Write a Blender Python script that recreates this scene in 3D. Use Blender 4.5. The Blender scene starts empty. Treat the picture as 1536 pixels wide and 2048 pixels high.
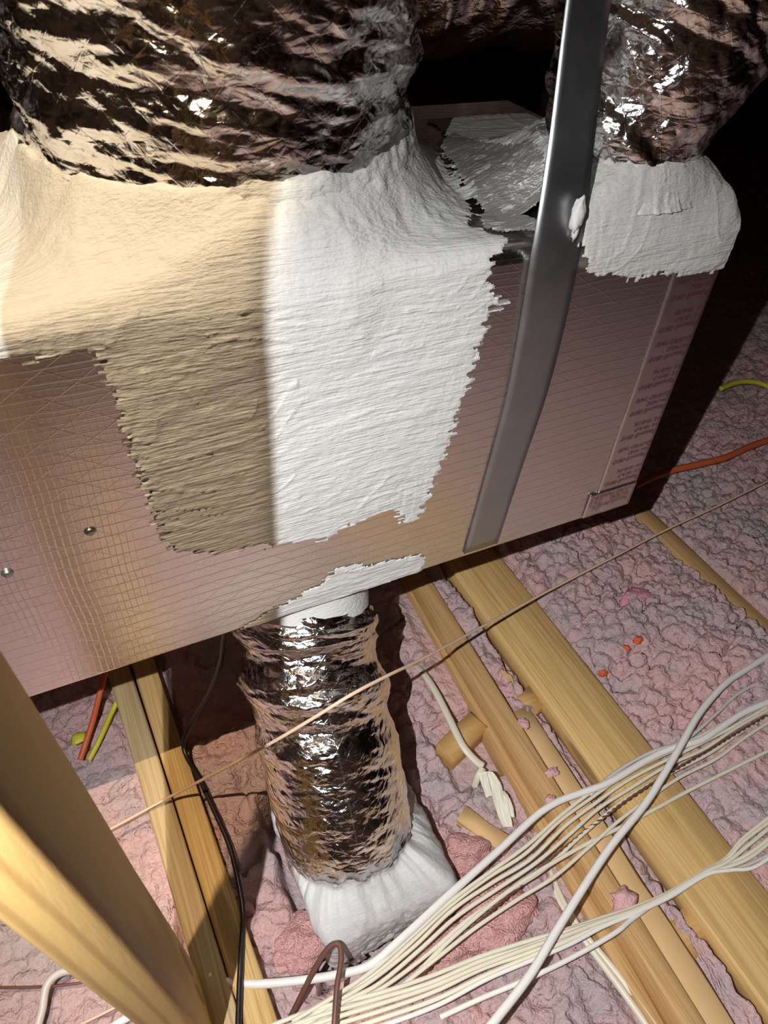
import bpy, bmesh, math, random
import numpy as np
from mathutils import Matrix, Vector

random.seed(7)
RNG = np.random.default_rng(11)
SC = bpy.context.scene
COL = SC.collection

# ------------------------------------------------------------------ camera
F_PX = 1425.0
RX = np.array([[0.9000755, -0.43198306, 0.05705022],
               [-0.25751681, -0.63297862, -0.73008435],
               [0.35149564, 0.64243965, -0.68097145]])      # rows: image right, image down, forward
CAM = np.array([0.0, 0.0, 1.0])
cam_d = bpy.data.cameras.new('camera')
cam = bpy.data.objects.new('camera', cam_d)
COL.objects.link(cam)
cam_d.sensor_fit = 'VERTICAL'
cam_d.sensor_height = 24.0
cam_d.lens = 24.0 * F_PX / 2048.0
cam_d.clip_start = 0.02
r, dn, fw = RX
cam.matrix_world = Matrix(((r[0], -dn[0], -fw[0], CAM[0]),
                           (r[1], -dn[1], -fw[1], CAM[1]),
                           (r[2], -dn[2], -fw[2], CAM[2]),
                           (0, 0, 0, 1)))
cam_d.dof.use_dof = True
cam_d.dof.focus_distance = 0.92
cam_d.dof.aperture_fstop = 9.0
SC.camera = cam

# ------------------------------------------------------------------ world, lights, exposure
world = bpy.data.worlds.new('attic_air')
SC.world = world
world.use_nodes = True
world.node_tree.nodes['Background'].inputs[0].default_value = (0.55, 0.45, 0.40, 1)
world.node_tree.nodes['Background'].inputs[1].default_value = 0.010


def lamp(name, kind, loc, power, color, radius, target=None, angle=None, blend=0.3):
    d = bpy.data.lights.new(name, kind)
    d.energy = power
    d.color = color
    d.shadow_soft_size = radius
    o = bpy.data.objects.new(name, d)
    o.location = loc
    if target is not None:
        v = Vector(target) - Vector(loc)
        o.rotation_euler = v.to_track_quat('-Z', 'Y').to_euler()
    if angle:
        d.spot_size = math.radians(angle)
        d.spot_blend = blend
    COL.objects.link(o)
    return o


# the white work light held left of the lens, and a warm one further left (shaded from the right by the stud)
lamp('white_lamp', 'SPOT', (-0.145, 0.015, 1.072), 46.0, (0.98, 0.98, 1.0), 0.0015, (0.72, 0.22, -0.40), 112, 1.0)
lamp('white_lamp_second', 'POINT', (-0.152, 0.007, 1.078), 10.5, (0.98, 0.98, 1.0), 0.0015)
lamp('warm_lamp', 'SPOT', (-0.192, 0.085, 1.90), 100.0, (1.0, 0.78, 0.53), 0.005, (0.02, 0.52, 0.78), 44, 0.6)

vs = SC.view_settings
vs.view_transform = 'Standard'
vs.look = 'None'
vs.exposure = 0.0
vs.gamma = 1.0
vs.use_curve_mapping = False


# ------------------------------------------------------------------ helpers
def ray(u, v):
    return RX[0] * ((u - 768.0) / F_PX) + RX[1] * ((v - 1024.0) / F_PX) + RX[2]


def on_z(u, v, z):
    d = ray(u, v)
    return CAM + d * ((z - CAM[2]) / d[2])


def on_y(u, v, y):
    d = ray(u, v)
    return CAM + d * (y / d[1])


def tag(o, label=None, cat=None, group=None, kind=None):
    if label:
        o['label'] = label
    if cat:
        o['category'] = cat
    if group:
        o['group'] = group
    if kind:
        o['kind'] = kind
    return o


def thing(name, loc, label, cat, group=None):
    o = bpy.data.objects.new(name, None)
    o.location = loc
    o.empty_display_size = 0.05
    COL.objects.link(o)
    return tag(o, label, cat, group)


def world_loc(o):
    p = np.array(o.location)
    return p if o.parent is None else p + world_loc(o.parent)


def obj(name, verts, faces, mat, parent=None, origin=None, smooth=True, attrs=None):
    """verts in world coordinates; the object's origin goes to its parent's or to `origin`"""
    verts = np.asarray(verts, dtype=np.float64)
    o0 = world_loc(parent) if parent is not None else (np.array(origin, float) if origin is not None else np.array(
        [verts[:, 0].mean(), verts[:, 1].mean(), verts[:, 2].min()]))
    me = bpy.data.meshes.new(name)
    v = (verts - o0).astype(np.float32)
    me.vertices.add(len(v))
    me.vertices.foreach_set('co', v.ravel())
    if isinstance(faces, np.ndarray):
        n, k = faces.shape
        me.loops.add(n * k)
        me.loops.foreach_set('vertex_index', faces.astype(np.int32).ravel())
        me.polygons.add(n)
        me.polygons.foreach_set('loop_start', np.arange(0, n * k, k, dtype=np.int32))
    else:
        tot = [i for f in faces for i in f]
        me.loops.add(len(tot))
        me.loops.foreach_set('vertex_index', np.array(tot, np.int32))
        me.polygons.add(len(faces))
        ls = np.cumsum([0] + [len(f) for f in faces[:-1]]).astype(np.int32)
        me.polygons.foreach_set('loop_start', ls)
    me.update(calc_edges=True)
    if smooth:
        me.polygons.foreach_set('use_smooth', np.ones(len(me.polygons), bool))
    if attrs:
        for an, av in attrs.items():
            a = me.attributes.new(an, 'FLOAT', 'POINT')
            a.data.foreach_set('value', np.asarray(av, np.float32))
    me.validate()
    if mat:
        me.materials.append(mat)
    o = bpy.data.objects.new(name, me)
    COL.objects.link(o)
    if parent is not None:
        o.parent = parent
    else:
        o.location = o0
    return o


def grid_faces(nu, nv, wrap_u=False, flip=False):
    """vertex index = j*nu+i"""
    i = np.arange(nu if wrap_u else nu - 1)
    j = np.arange(nv - 1)
    I, J = np.meshgrid(i, j)
    I2 = (I + 1) % nu
    a = J * nu + I
    b = J * nu + I2
    c = (J + 1) * nu + I2
    d = (J + 1) * nu + I
    f = np.stack([a, b, c, d], -1).reshape(-1, 4)
    return f[:, ::-1].copy() if flip else f


def compact(verts, faces, attrs=None):
    used = np.zeros(len(verts), bool)
    used[faces.ravel()] = True
    idx = np.cumsum(used) - 1
    at = {k: v[used] for k, v in attrs.items()} if attrs else None
    return verts[used], idx[faces], at


def smooth01(a, b, x):
    t = np.clip((x - a) / (b - a), 0, 1)
    return t * t * (3 - 2 * t)


# ---- numpy noise
def _h(ix, iy, s):
    n = (ix.astype(np.int64) * 374761393 + iy.astype(np.int64) * 668265263 + int(s) * 974634777) & 0x7fffffff
    n = ((n ^ (n >> 13)) * 1274126177) & 0x7fffffff
    n = ((n ^ (n >> 16)) * 2246822519) & 0x7fffffff
    return ((n ^ (n >> 15)) & 0xffffff) / float(0xffffff)


def vnoise(x, y, s=0, px=None, linear=False):
    ix = np.floor(x).astype(np.int64)
    iy = np.floor(y).astype(np.int64)
    fx = x - ix
    fy = y - iy
    ix1 = ix + 1
    if px:
        ix = ix % px
        ix1 = ix1 % px
    a, b, c, d = _h(ix, iy, s), _h(ix1, iy, s), _h(ix, iy + 1, s), _h(ix1, iy + 1, s)
    if linear:                                    # triangulated lattice: flat facets with sharp creases
        lo = fx + fy < 1
        return np.where(lo, a + (b - a) * fx + (c - a) * fy, d + (c - d) * (1 - fx) + (b - d) * (1 - fy))
    fx = fx * fx * (3 - 2 * fx)
    fy = fy * fy * (3 - 2 * fy)
    return (a * (1 - fx) + b * fx) * (1 - fy) + (c * (1 - fx) + d * fx) * fy


def fbm(x, y, s=0, n=4, g=0.5):
    t = 0
    a = 1.0
    tot = 0
    for k in range(n):
        t = t + a * vnoise(x * 2 ** k + 17.3 * k, y * 2 ** k + 5.1 * k, s + k)
        tot += a
        a *= g
    return t / tot


def worley(x, y, s=0, second=False):
    ix = np.floor(x).astype(np.int64)
    iy = np.floor(y).astype(np.int64)
    f1 = np.full(x.shape, 9.0)
    f2 = np.full(x.shape, 9.0)
    for dx in (-1, 0, 1):
        for dy in (-1, 0, 1):
            cx, cy = ix + dx, iy + dy
            px = cx + 0.1 + 0.8 * _h(cx, cy, s)
            py = cy + 0.1 + 0.8 * _h(cx, cy, s + 77)
            d = np.hypot(x - px, y - py)
            f2 = np.minimum(f2, np.maximum(f1, d))
            f1 = np.minimum(f1, d)
    return (f1, f2) if second else f1


def poly_sd(px, py, poly):
    """signed distance, positive inside"""
    poly = np.asarray(poly, float)
    inside = np.zeros(px.shape, bool)
    dist = np.full(px.shape, 1e9)
    n = len(poly)
    for i in range(n):
        x0, y0 = poly[i]
        x1, y1 = poly[(i + 1) % n]
        ex, ey = x1 - x0, y1 - y0
        L = ex * ex + ey * ey + 1e-12
        t = np.clip(((px - x0) * ex + (py - y0) * ey) / L, 0, 1)
        dist = np.minimum(dist, np.hypot(px - x0 - t * ex, py - y0 - t * ey))
        if y0 != y1:
            c = ((y0 > py) != (y1 > py)) & (px < ex * (py - y0) / (y1 - y0) + x0)
            inside ^= c
    return np.where(inside, dist, -dist)


# ------------------------------------------------------------------ materials
class NT:
    def __init__(self, name):
        self.m = bpy.data.materials.new(name)
        self.m.use_nodes = True
        self.t = self.m.node_tree
        self.b = self.t.nodes['Principled BSDF']

    def n(self, typ, **kw):
        nd = self.t.nodes.new(typ)
        for k, v in kw.items():
            setattr(nd, k, v)
        return nd

    def put(self, sock, v):
        if isinstance(v, bpy.types.NodeSocket):
            self.t.links.new(v, sock)
        elif v is not None:
            if isinstance(v, (tuple, list)) and len(v) == 3 and sock.type == 'RGBA':
                v = tuple(v) + (1.0,)
            sock.default_value = v
        return self

    def set(self, **kw):
        for k, v in kw.items():
            self.put(self.b.inputs[k.replace('_', ' ')], v)

    def math(self, op, a, b=None, c=None, clamp=False):
        nd = self.n('ShaderNodeMath', operation=op)
        nd.use_clamp = clamp
        for i, v in enumerate((a, b, c)):
            if v is not None:
                self.put(nd.inputs[i], v)
        return nd.outputs[0]

    def coord(self, scale=(1, 1, 1), loc=(0, 0, 0), rot=(0, 0, 0)):
        tc = self.n('ShaderNodeTexCoord')
        mp = self.n('ShaderNodeMapping')
        mp.inputs['Scale'].default_value = scale
        mp.inputs['Location'].default_value = loc
        mp.inputs['Rotation'].default_value = rot
        self.t.links.new(tc.outputs['Object'], mp.inputs[0])
        return mp.outputs[0]

    def noise(self, vec, scale=1.0, detail=4.0, rough=0.5, dist=0.0):
        nd = self.n('ShaderNodeTexNoise')
        self.put(nd.inputs['Vector'], vec)
        nd.inputs['Scale'].default_value = scale
        nd.inputs['Detail'].default_value = detail
        nd.inputs['Roughness'].default_value = rough
        nd.inputs['Distortion'].default_value = dist
        return nd.outputs[0]

    def ramp(self, fac, stops):
        nd = self.n('ShaderNodeValToRGB')
        el = nd.color_ramp.elements
        while len(el) < len(stops):
            el.new(0.5)
        for e, (p, c) in zip(el, stops):
            e.position = p
            e.color = tuple(c) + (1.0,) if len(c) == 3 else c
        self.put(nd.inputs[0], fac)
        return nd.outputs[0]

    def mix(self, fac, a, b):
        nd = self.n('ShaderNodeMix', data_type='RGBA')
        self.put(nd.inputs[0], fac)
        self.put(nd.inputs[6], a)
        self.put(nd.inputs[7], b)
        return nd.outputs[2]

    def bump(self, h, strength=0.5, dist=0.002, normal=None):
        nd = self.n('ShaderNodeBump')
        nd.inputs['Strength'].default_value = strength
        nd.inputs['Distance'].default_value = dist
        self.put(nd.inputs['Height'], h)
        if normal is not None:
            self.put(nd.inputs['Normal'], normal)
        return nd.outputs[0]

    def lines(self, val, period, width):
        """1 on thin lines every `period`"""
        p = self.math('PINGPONG', val, period / 2)
        return self.math('SUBTRACT', 1.0, self.math('DIVIDE', p, width / 2, clamp=True), clamp=True)


def m_plain(name, col, rough=0.5, metal=0.0, bump=None, var=0.12, spec=0.5):
    k = NT(name)
    v = k.noise(k.coord((1, 1, 1)), 40, 4)
    c2 = tuple(c * (1 - var) for c in col)
    k.set(Base_Color=k.mix(v, c2, col), Roughness=rough, Metallic=metal)
    k.b.inputs['Specular IOR Level'].default_value = spec
    if bump:
        k.set(Normal=k.bump(k.noise(k.coord(), bump[0], 3), bump[1], bump[2]))
    return k.m


def m_foilboard():
    k = NT('scrim_foil')
    sep = k.n('ShaderNodeSeparateXYZ')
    k.put(sep.inputs[0], k.coord())
    x, y, z = sep.outputs
    w = k.math('ADD', z, y)                               # runs up the front and back over the top
    wob = k.math('MULTIPLY', k.noise(k.coord(), 9, 2), 0.010)
    w = k.math('ADD', w, wob)
    a = k.lines(w, 0.0125, 0.0013)
    b = k.lines(k.math('ADD', w, k.math('MULTIPLY', x, 0.62)), 0.027, 0.0013)
    c = k.lines(k.math('SUBTRACT', w, k.math('MULTIPLY', x, 0.62)), 0.027, 0.0013)
    d = k.lines(k.math('ADD', x, wob), 0.0058, 0.0013)
    a2 = k.lines(k.math('ADD', w, 0.004), 0.0062, 0.0012)
    strong = k.math('MAXIMUM', a, k.math('MULTIPLY', k.math('MAXIMUM', b, c), 0.55))
    patch = k.math('MULTIPLY', d, k.ramp(k.noise(k.coord(), 6, 2), [(0.34, (0.15, 0.15, 0.15)), (0.58, (1, 1, 1))]))
    h = k.math('ADD', strong, k.math('MULTIPLY', k.math('MAXIMUM', patch, k.math('MULTIPLY', a2, 0.5)), 0.75))
    fine = k.noise(k.coord(), 380, 3)
    h = k.math('ADD', h, k.math('MULTIPLY', fine, 0.35))
    k.set(Base_Color=k.mix(strong, (0.80, 0.75, 0.71), (0.69, 0.64, 0.60)), Metallic=1.0,
          Roughness=k.math('ADD', 0.23, k.math('MULTIPLY', strong, 0.08)),
          Normal=k.bump(h, 0.22, 0.0006))
    return k.m


def m_ductfoil(name, rough=0.13, scr=0.030, tint=(0.86, 0.84, 0.83)):
    k = NT(name)
    uv = k.n('ShaderNodeAttribute', attribute_name='around')
    vv = k.n('ShaderNodeAttribute', attribute_name='along')
    u, v = uv.outputs['Fac'], vv.outputs['Fac']
    wob = k.math('MULTIPLY', k.noise(k.coord(), 25, 2), 0.012)
    u = k.math('ADD', u, wob)
    a = k.lines(k.math('ADD', v, k.math('MULTIPLY', u, 0.9)), scr, 0.0016)
    b = k.lines(k.math('SUBTRACT', v, k.math('MULTIPLY', u, 0.9)), scr * 1.1, 0.0016)
    ln = k.math('MAXIMUM', a, b)
    crk = k.noise(k.coord((1, 1, 1)), 60, 5, 0.62, 1.5)
    h = k.math('ADD', k.math('MULTIPLY', ln, 0.12), k.math('MULTIPLY', crk, 0.9))
    for sc_, am_ in ((26, 2.2), (64, 1.3)):                # crumpled facets meeting in sharp creases
        vo = k.n('ShaderNodeTexVoronoi', feature='DISTANCE_TO_EDGE')
        k.put(vo.inputs['Vector'], k.coord((1, 1, 2.1), (0.3, 0.1, sc_ * 0.01), (0.25, 0.2, 0)))
        vo.inputs['Scale'].default_value = sc_
        h = k.math('ADD', h, k.math('MULTIPLY', vo.outputs['Distance'], am_))
    k.set(Base_Color=tint, Metallic=1.0, Roughness=rough, Normal=k.bump(h, 0.45, 0.0022))
    return k.m


def m_mastic(name, col=(0.60, 0.60, 0.575), strokes=True, thin_mix=True):
    k = NT(name)
    st = k.noise(k.coord((34, 420, 420)), 1.0, 3, 0.6)
    st2 = k.noise(k.coord((9, 95, 95), (3, 1, 2)), 1.0, 3, 0.55)
    gr = k.noise(k.coord(), 300, 3, 0.6)
    h = k.math('ADD', k.math('MULTIPLY', st, 0.8 if strokes else 0.15), k.math('MULTIPLY', gr, 0.30))
    h = k.math('ADD', h, k.math('MULTIPLY', st2, 0.9 if strokes else 0.3))
    big = k.noise(k.coord(), 14, 3)
    c = k.mix(big, tuple(a * b for a, b in zip(col, (0.97, 0.975, 1.0))), tuple(a * b for a, b in zip(col, (1.03, 1.02, 0.97))))
    nrm = k.bump(h, 0.9, 0.0024)
    k.set(Base_Color=c, Roughness=0.62, Normal=nrm)
    k.b.inputs['Specular IOR Level'].default_value = 0.3
    if thin_mix:                                           # scraped-thin coat: the foil grins through in streaks
        at = k.n('ShaderNodeAttribute', attribute_name='thin')
        s = k.noise(k.coord((30, 160, 160), (1, 5, 2), (0, 0, 0.5)), 1.0, 4, 0.65)
        f = k.math('GREATER_THAN', k.math('ADD', k.math('MULTIPLY', at.outputs['Fac'], 0.42), k.math('MULTIPLY', s, 0.62)), 0.67)
        f = k.math('MULTIPLY', f, 0.78)
        g = k.n('ShaderNodeBsdfPrincipled')
        g.inputs['Base Color'].default_value = (0.52, 0.51, 0.49, 1)
        g.inputs['Metallic'].default_value = 0.8
        g.inputs['Roughness'].default_value = 0.42
        k.t.links.new(nrm, g.inputs['Normal'])
        mx = k.n('ShaderNodeMixShader')
        k.put(mx.inputs[0], f)
        k.t.links.new(k.b.outputs[0], mx.inputs[1])
        k.t.links.new(g.outputs[0], mx.inputs[2])
        out = [n for n in k.t.nodes if n.type == 'OUTPUT_MATERIAL'][0]
        k.t.links.new(mx.outputs[0], out.inputs[0])
    return k.m


def m_wood(name, axis='Y', light=(0.66, 0.43, 0.17), dark=(0.40, 0.22, 0.07), off=(0, 0, 0), ring=0, contrast=1.0):
    k = NT(name)
    lo = 0.06
    s = {'X': (lo, 1, 1), 'Y': (1, lo, 1), 'Z': (1, 1, lo)}[axis]
    v = k.coord(s, off)
    if ring:
        wv = k.n('ShaderNodeTexWave', wave_type='RINGS', rings_direction=axis)
        k.put(wv.inputs['Vector'], v)
        wv.inputs['Scale'].default_value = ring
        wv.inputs['Distortion'].default_value = 3.0
        wv.inputs['Detail'].default_value = 2.0
        wv.inputs['Detail Scale'].default_value = 0.5
        grain = k.ramp(wv.outputs['Fac'], [(0.0, (0, 0, 0)), (0.62, (0.12, 0.12, 0.12)), (0.9, (0.85, 0.85, 0.85)), (1.0, (1, 1, 1))])
    else:
        sg_ = {'X': (1.3, 95, 95), 'Y': (95, 1.3, 95), 'Z': (95, 95, 1.3)}[axis]
        g0 = k.noise(k.coord(sg_, off), 1.0, 2.5, 0.55, 0.6)
        grain = k.ramp(g0, [(0.40, (0, 0, 0)), (0.50, (0.55, 0.55, 0.55)), (0.53, (0.1, 0.1, 0.1)), (0.60, (0, 0, 0)), (0.66, (0.8, 0.8, 0.8)), (0.72, (0.2, 0.2, 0.2))])
    s2 = {'X': (6, 420, 420), 'Y': (420, 6, 420), 'Z': (420, 420, 6)}[axis]
    fib = k.noise(k.coord(s2, off), 1.0, 3, 0.6)
    s3 = {'X': (3, 14, 14), 'Y': (14, 3, 14), 'Z': (14, 14, 3)}[axis]
    blot = k.noise(k.coord(s3, off), 1.0, 3)
    base = k.mix(blot, tuple(c * 0.90 for c in light), tuple(min(1, c * 1.08) for c in light))
    c = k.mix(k.math('MULTIPLY', grain, 1.0 * contrast, clamp=True), base, dark)
    c = k.mix(k.math('MULTIPLY', fib, 0.35), c, dark)
    # knots
    s4 = {'X': (3.2, 16, 16), 'Y': (16, 3.2, 16), 'Z': (16, 16, 3.2)}[axis]
    vo = k.n('ShaderNodeTexVoronoi')
    k.put(vo.inputs['Vector'], k.coord(s4, (off[0] + 0.3, off[1] + 0.2, off[2] + 0.1)))
    vo.inputs['Scale'].default_value = 1.0
    kn = k.ramp(vo.outputs['Distance'], [(0.0, (1, 1, 1)), (0.14, (0.8, 0.8, 0.8)), (0.20, (0, 0, 0))])
    c = k.mix(k.math('MULTIPLY', kn, 0.75), c, tuple(d * 0.5 for d in dark))
    k.set(Base_Color=c, Roughness=0.62,
          Normal=k.bump(k.math('ADD', k.math('MULTIPLY', grain, 0.5), fib), 0.35, 0.0008))
    k.b.inputs['Specular IOR Level'].default_value = 0.3
    return k.m


def m_insulation(name, dusty=1.0):
    k = NT(name)
    n1 = k.noise(k.coord(), 7, 4, 0.6)
    n2 = k.noise(k.coord((1, 1, 1), (4, 2, 1)), 60, 4, 0.6)
    n3 = k.noise(k.coord((1, 1, 1), (9, 2, 5)), 260, 4, 0.6)
    vo = k.n('ShaderNodeTexVoronoi')
    k.put(vo.inputs['Vector'], k.mix(0.12, k.coord(), k.n('ShaderNodeTexNoise').outputs[1]))
    vo.inputs['Scale'].default_value = 120
    vd = vo.outputs['Distance']
    pink = k.mix(n2, (0.62, 0.36, 0.34), (0.76, 0.50, 0.47))
    if not dusty:
        pink = k.mix(n2, (0.72, 0.36, 0.34), (0.84, 0.50, 0.47))
    gray = k.mix(n2, (0.44, 0.35, 0.36), (0.62, 0.50, 0.50))
    c = k.mix(k.ramp(n1, [(0.36, (1, 1, 1)), (0.62, (0, 0, 0))]) if dusty else 0.0, pink, gray)
    spk = k.ramp(n3, [(0.30, (0.45, 0.45, 0.45)), (0.55, (1, 1, 1))])
    mul = k.n('ShaderNodeMix', data_type='RGBA', blend_type='MULTIPLY')
    mul.inputs[0].default_value = 0.3
    k.put(mul.inputs[6], c)
    k.put(mul.inputs[7], spk)
    k.set(Base_Color=mul.outputs[2], Roughness=1.0, Normal=k.bump(k.math('ADD', k.math('ADD', k.math('MULTIPLY', n3, 0.8), n2), k.math('MULTIPLY', vd, -0.75)), 0.8, 0.0055))
    k.b.inputs['Specular IOR Level'].default_value = 0.05
    return k.m


M = {}
M['foil'] = m_foilboard()
M['duct'] = m_ductfoil('duct_foil')
M['duct_small'] = m_ductfoil('duct_foil_small', 0.14, 0.020)
M['mastic'] = m_mastic('white_mastic')
M['mastic_plain'] = m_mastic('white_mastic_smooth', (0.66, 0.655, 0.64), False, False)
M['boot_mastic'] = m_mastic('boot_white_mastic', (0.66, 0.655, 0.645), False, False)
M['insul'] = m_insulation('pink_insulation')
M['batt'] = m_insulation('pink_batt', 0)
M['wood_y'] = m_wood('pine_joist', 'Y', (0.74, 0.50, 0.205), (0.40, 0.23, 0.075), (0, 0, 0), 0)
M['wood_y2'] = m_wood('pine_joist_dark', 'Y', (0.62, 0.39, 0.17), (0.33, 0.17, 0.06), (0.7, 3, 0.2), 0)
M['wood_y3'] = m_wood('pine_pale', 'Y', (0.62, 0.47, 0.26), (0.42, 0.28, 0.12), (1.7, 1, 0.6), 0, 1.3)
M['wood_z'] = m_wood('pine_stud', 'Z', (0.70, 0.47, 0.17), (0.42, 0.24, 0.08), (0.22, 0.03, 0.2), 24, 0.75)
M['wood_x'] = m_wood('pine_block', 'X', (0.58, 0.35, 0.13), (0.36, 0.19, 0.06), (0.2, 0.9, 0.2), 0, 0.4)
M['hardboard'] = m_plain('tan_hardboard', (0.74, 0.48, 0.22), 0.8, 0, (300, 0.3, 0.001))
M['roof'] = m_plain('dark_roof_deck', (0.22, 0.13, 0.075), 0.9, 0, (40, 0.4, 0.004), 0.4)
M['drywall'] = m_plain('drywall', (0.4, 0.36, 0.33), 0.9)
M['tape'] = None
M['ink'] = m_plain('dark_red_ink', (0.10, 0.02, 0.02), 0.5)
M['cream'] = m_plain('cream_pvc', (0.80, 0.74, 0.58), 0.42)
M['white_pvc'] = m_plain('white_pvc', (0.88, 0.84, 0.78), 0.4)
M['grey_pvc'] = m_plain('grey_white_pvc', (0.62, 0.58, 0.53), 0.45)
M['black_pvc'] = m_plain('black_pvc', (0.015, 0.012, 0.012), 0.35)
M['brown_pvc'] = m_plain('brown_pvc', (0.16, 0.07, 0.05), 0.45)
M['orange_pvc'] = m_plain('orange_pvc', (0.62, 0.13, 0.04), 0.5)
M['yellow_pvc'] = m_plain('yellow_pvc', (0.62, 0.60, 0.04), 0.5)
M['twine'] = m_plain('tan_twine', (0.84, 0.60, 0.42), 0.9, 0, (900, 0.6, 0.001))
M['paper'] = m_plain('cream_paper', (0.80, 0.76, 0.62), 0.7)
M['orange_fluff'] = m_plain('orange_fluff', (0.75, 0.14, 0.06), 1.0, 0, (300, 0.8, 0.004))
M['pink_fluff'] = m_plain('pink_fluff', (0.74, 0.42, 0.42), 1.0, 0, (300, 0.8, 0.004))
M['hot_pink'] = m_plain('bright_pink_fluff', (0.74, 0.30, 0.38), 1.0, 0, (200, 0.8, 0.004))


def m_tape():
    k = NT('smooth_foil_tape')
    n = k.noise(k.coord((30, 30, 30)), 1.0, 3)
    k.set(Base_Color=(0.74, 0.66, 0.65), Metallic=1.0, Roughness=0.30, Normal=k.bump(n, 0.12, 0.004))
    return k.m


def m_strap():
    k = NT('galvanised_steel')
    n = k.noise(k.coord((500, 500, 7)), 1.0, 3, 0.6)
    sp = k.noise(k.coord(), 18, 4, 0.6)
    c = k.mix(sp, (0.30, 0.31, 0.32), (0.50, 0.51, 0.52))
    k.set(Base_Color=c, Metallic=0.95, Roughness=k.math('ADD', 0.27, k.math('MULTIPLY', sp, 0.2)), Normal=k.bump(n, 0.10, 0.0006))
    return k.m


M['tape'] = m_tape()
M['strap'] = m_strap()


# ------------------------------------------------------------------ generic builders
def beam(name, p_axis, half, mat, parent=None, length=None, n=10, bevel=0.0025, seed=0, wobble=0.0008, origin=None):
    """board along local 3rd axis.  p_axis=(start, end) ; half=(vector a, vector b) half extents of the section"""
    s, e = np.array(p_axis[0], float), np.array(p_axis[1], float)
    a, b = np.array(half[0], float), np.array(half[1], float)
    la, lb = np.linalg.norm(a), np.linalg.norm(b)
    bv = bevel
    ca, cb = 1 - bv / la, 1 - bv / lb
    ring = [(-1, -cb), (-ca, -1), (0, -1), (ca, -1), (1, -cb), (1, 0), (1, cb), (ca, 1), (0, 1), (-ca, 1), (-1, cb), (-1, 0)]
    k = len(ring)
    V = []
    rg = np.random.default_rng(seed)
    for i in range(n + 1):
        t = i / n
        c = s + (e - s) * t
        for (u, w) in ring:
            j = rg.normal(0, wobble, 2)
            V.append(c + a * (u + j[0] / la) + b * (w + j[1] / lb))
    F = []
    for i in range(n):
        for q in range(k):
            q2 = (q + 1) % k
            F.append((i * k + q, i * k + q2, (i + 1) * k + q2, (i + 1) * k + q))
    F.append(tuple(range(k - 1, -1, -1)))
    F.append(tuple(n * k + q for q in range(k)))
    # outward orientation
    if np.dot(np.cross(a, b), e - s) < 0:
        F = [tuple(reversed(f)) for f in F]
    return obj(name, V, F, mat, parent, origin, smooth=False)


def catmull(pts, per=10):
    P = np.array(pts, float)
    P = np.vstack([2 * P[0] - P[1], P, 2 * P[-1] - P[-2]])
    out = []
    for i in range(1, len(P) - 2):
        p0, p1, p2, p3 = P[i - 1:i + 3]
        for t in np.linspace(0, 1, per, endpoint=False):
            out.append(0.5 * ((2 * p1) + (-p0 + p2) * t + (2 * p0 - 5 * p1 + 4 * p2 - p3) * t * t + (-p0 + 3 * p1 - 3 * p2 + p3) * t ** 3))
    out.append(P[-2])
    return np.array(out)


def frames(C):
    T = np.gradient(C, axis=0)
    T /= np.linalg.norm(T, axis=1, keepdims=True) + 1e-12
    N = np.zeros_like(T)
    up = np.array([0, 0, 1.0]) if abs(T[0][2]) < 0.9 else np.array([0, 1.0, 0])
    n = up - T[0] * np.dot(up, T[0])
    N[0] = n / np.linalg.norm(n)
    for i in range(1, len(C)):
        n = N[i - 1] - T[i] * np.dot(N[i - 1], T[i])
        N[i] = n / np.linalg.norm(n)
    return T, N, np.cross(T, N)


def tube_mesh(pts, rad, sides=8, per=10, flat=1.0):
    C = catmull(pts, per) if per > 1 else np.array(pts, float)
    T, N, B = frames(C)
    V = []
    for i in range(len(C)):
        for q in range(sides):
            a = 2 * math.pi * q / sides
            V.append(C[i] + rad * (math.cos(a) * N[i] * flat + math.sin(a) * B[i]))
    F = []
    for i in range(len(C) - 1):
        for q in range(sides):
            q2 = (q + 1) % sides
            F.append((i * sides + q, i * sides + q2, (i + 1) * sides + q2, (i + 1) * sides + q))
    F.append(tuple(range(sides - 1, -1, -1)))
    F.append(tuple((len(C) - 1) * sides + q for q in range(sides)))
    return np.array(V), F


def tube(name, pts, rad, mat, parent=None, sides=8, per=10, flat=1.0):
    V, F = tube_mesh(pts, rad, sides, per, flat)
    return obj(name, V, F, mat, parent)


def px_path(pp, dz=0.0):
    """(u, v, height) triples -> world points"""
    return [on_z(u, v, z + dz) for (u, v, z) in pp]


def blob(name, c, size, mat, parent=None, seed=0, amp=0.35, n=2):
    bm = bmesh.new()
    bmesh.ops.create_icosphere(bm, subdivisions=n, radius=1.0)
    rg = np.random.default_rng(seed)
    ph = rg.uniform(0, 6.28, 9)
    V = []
    for v in bm.verts:
        p = np.array(v.co)
        d = 1 + amp * (math.sin(4 * p[0] + ph[0]) * math.sin(5 * p[1] + ph[1]) + 0.6 * math.sin(9 * p[2] + 7 * p[0] + ph[2]) * math.sin(8 * p[1] + ph[3]))
        V.append(np.array(c) + p * d * np.array(size))
    bm.verts.index_update()
    F = [tuple(v.index for v in f.verts) for f in bm.faces]
    bm.free()
    return obj(name, V, F, mat, parent)


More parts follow.
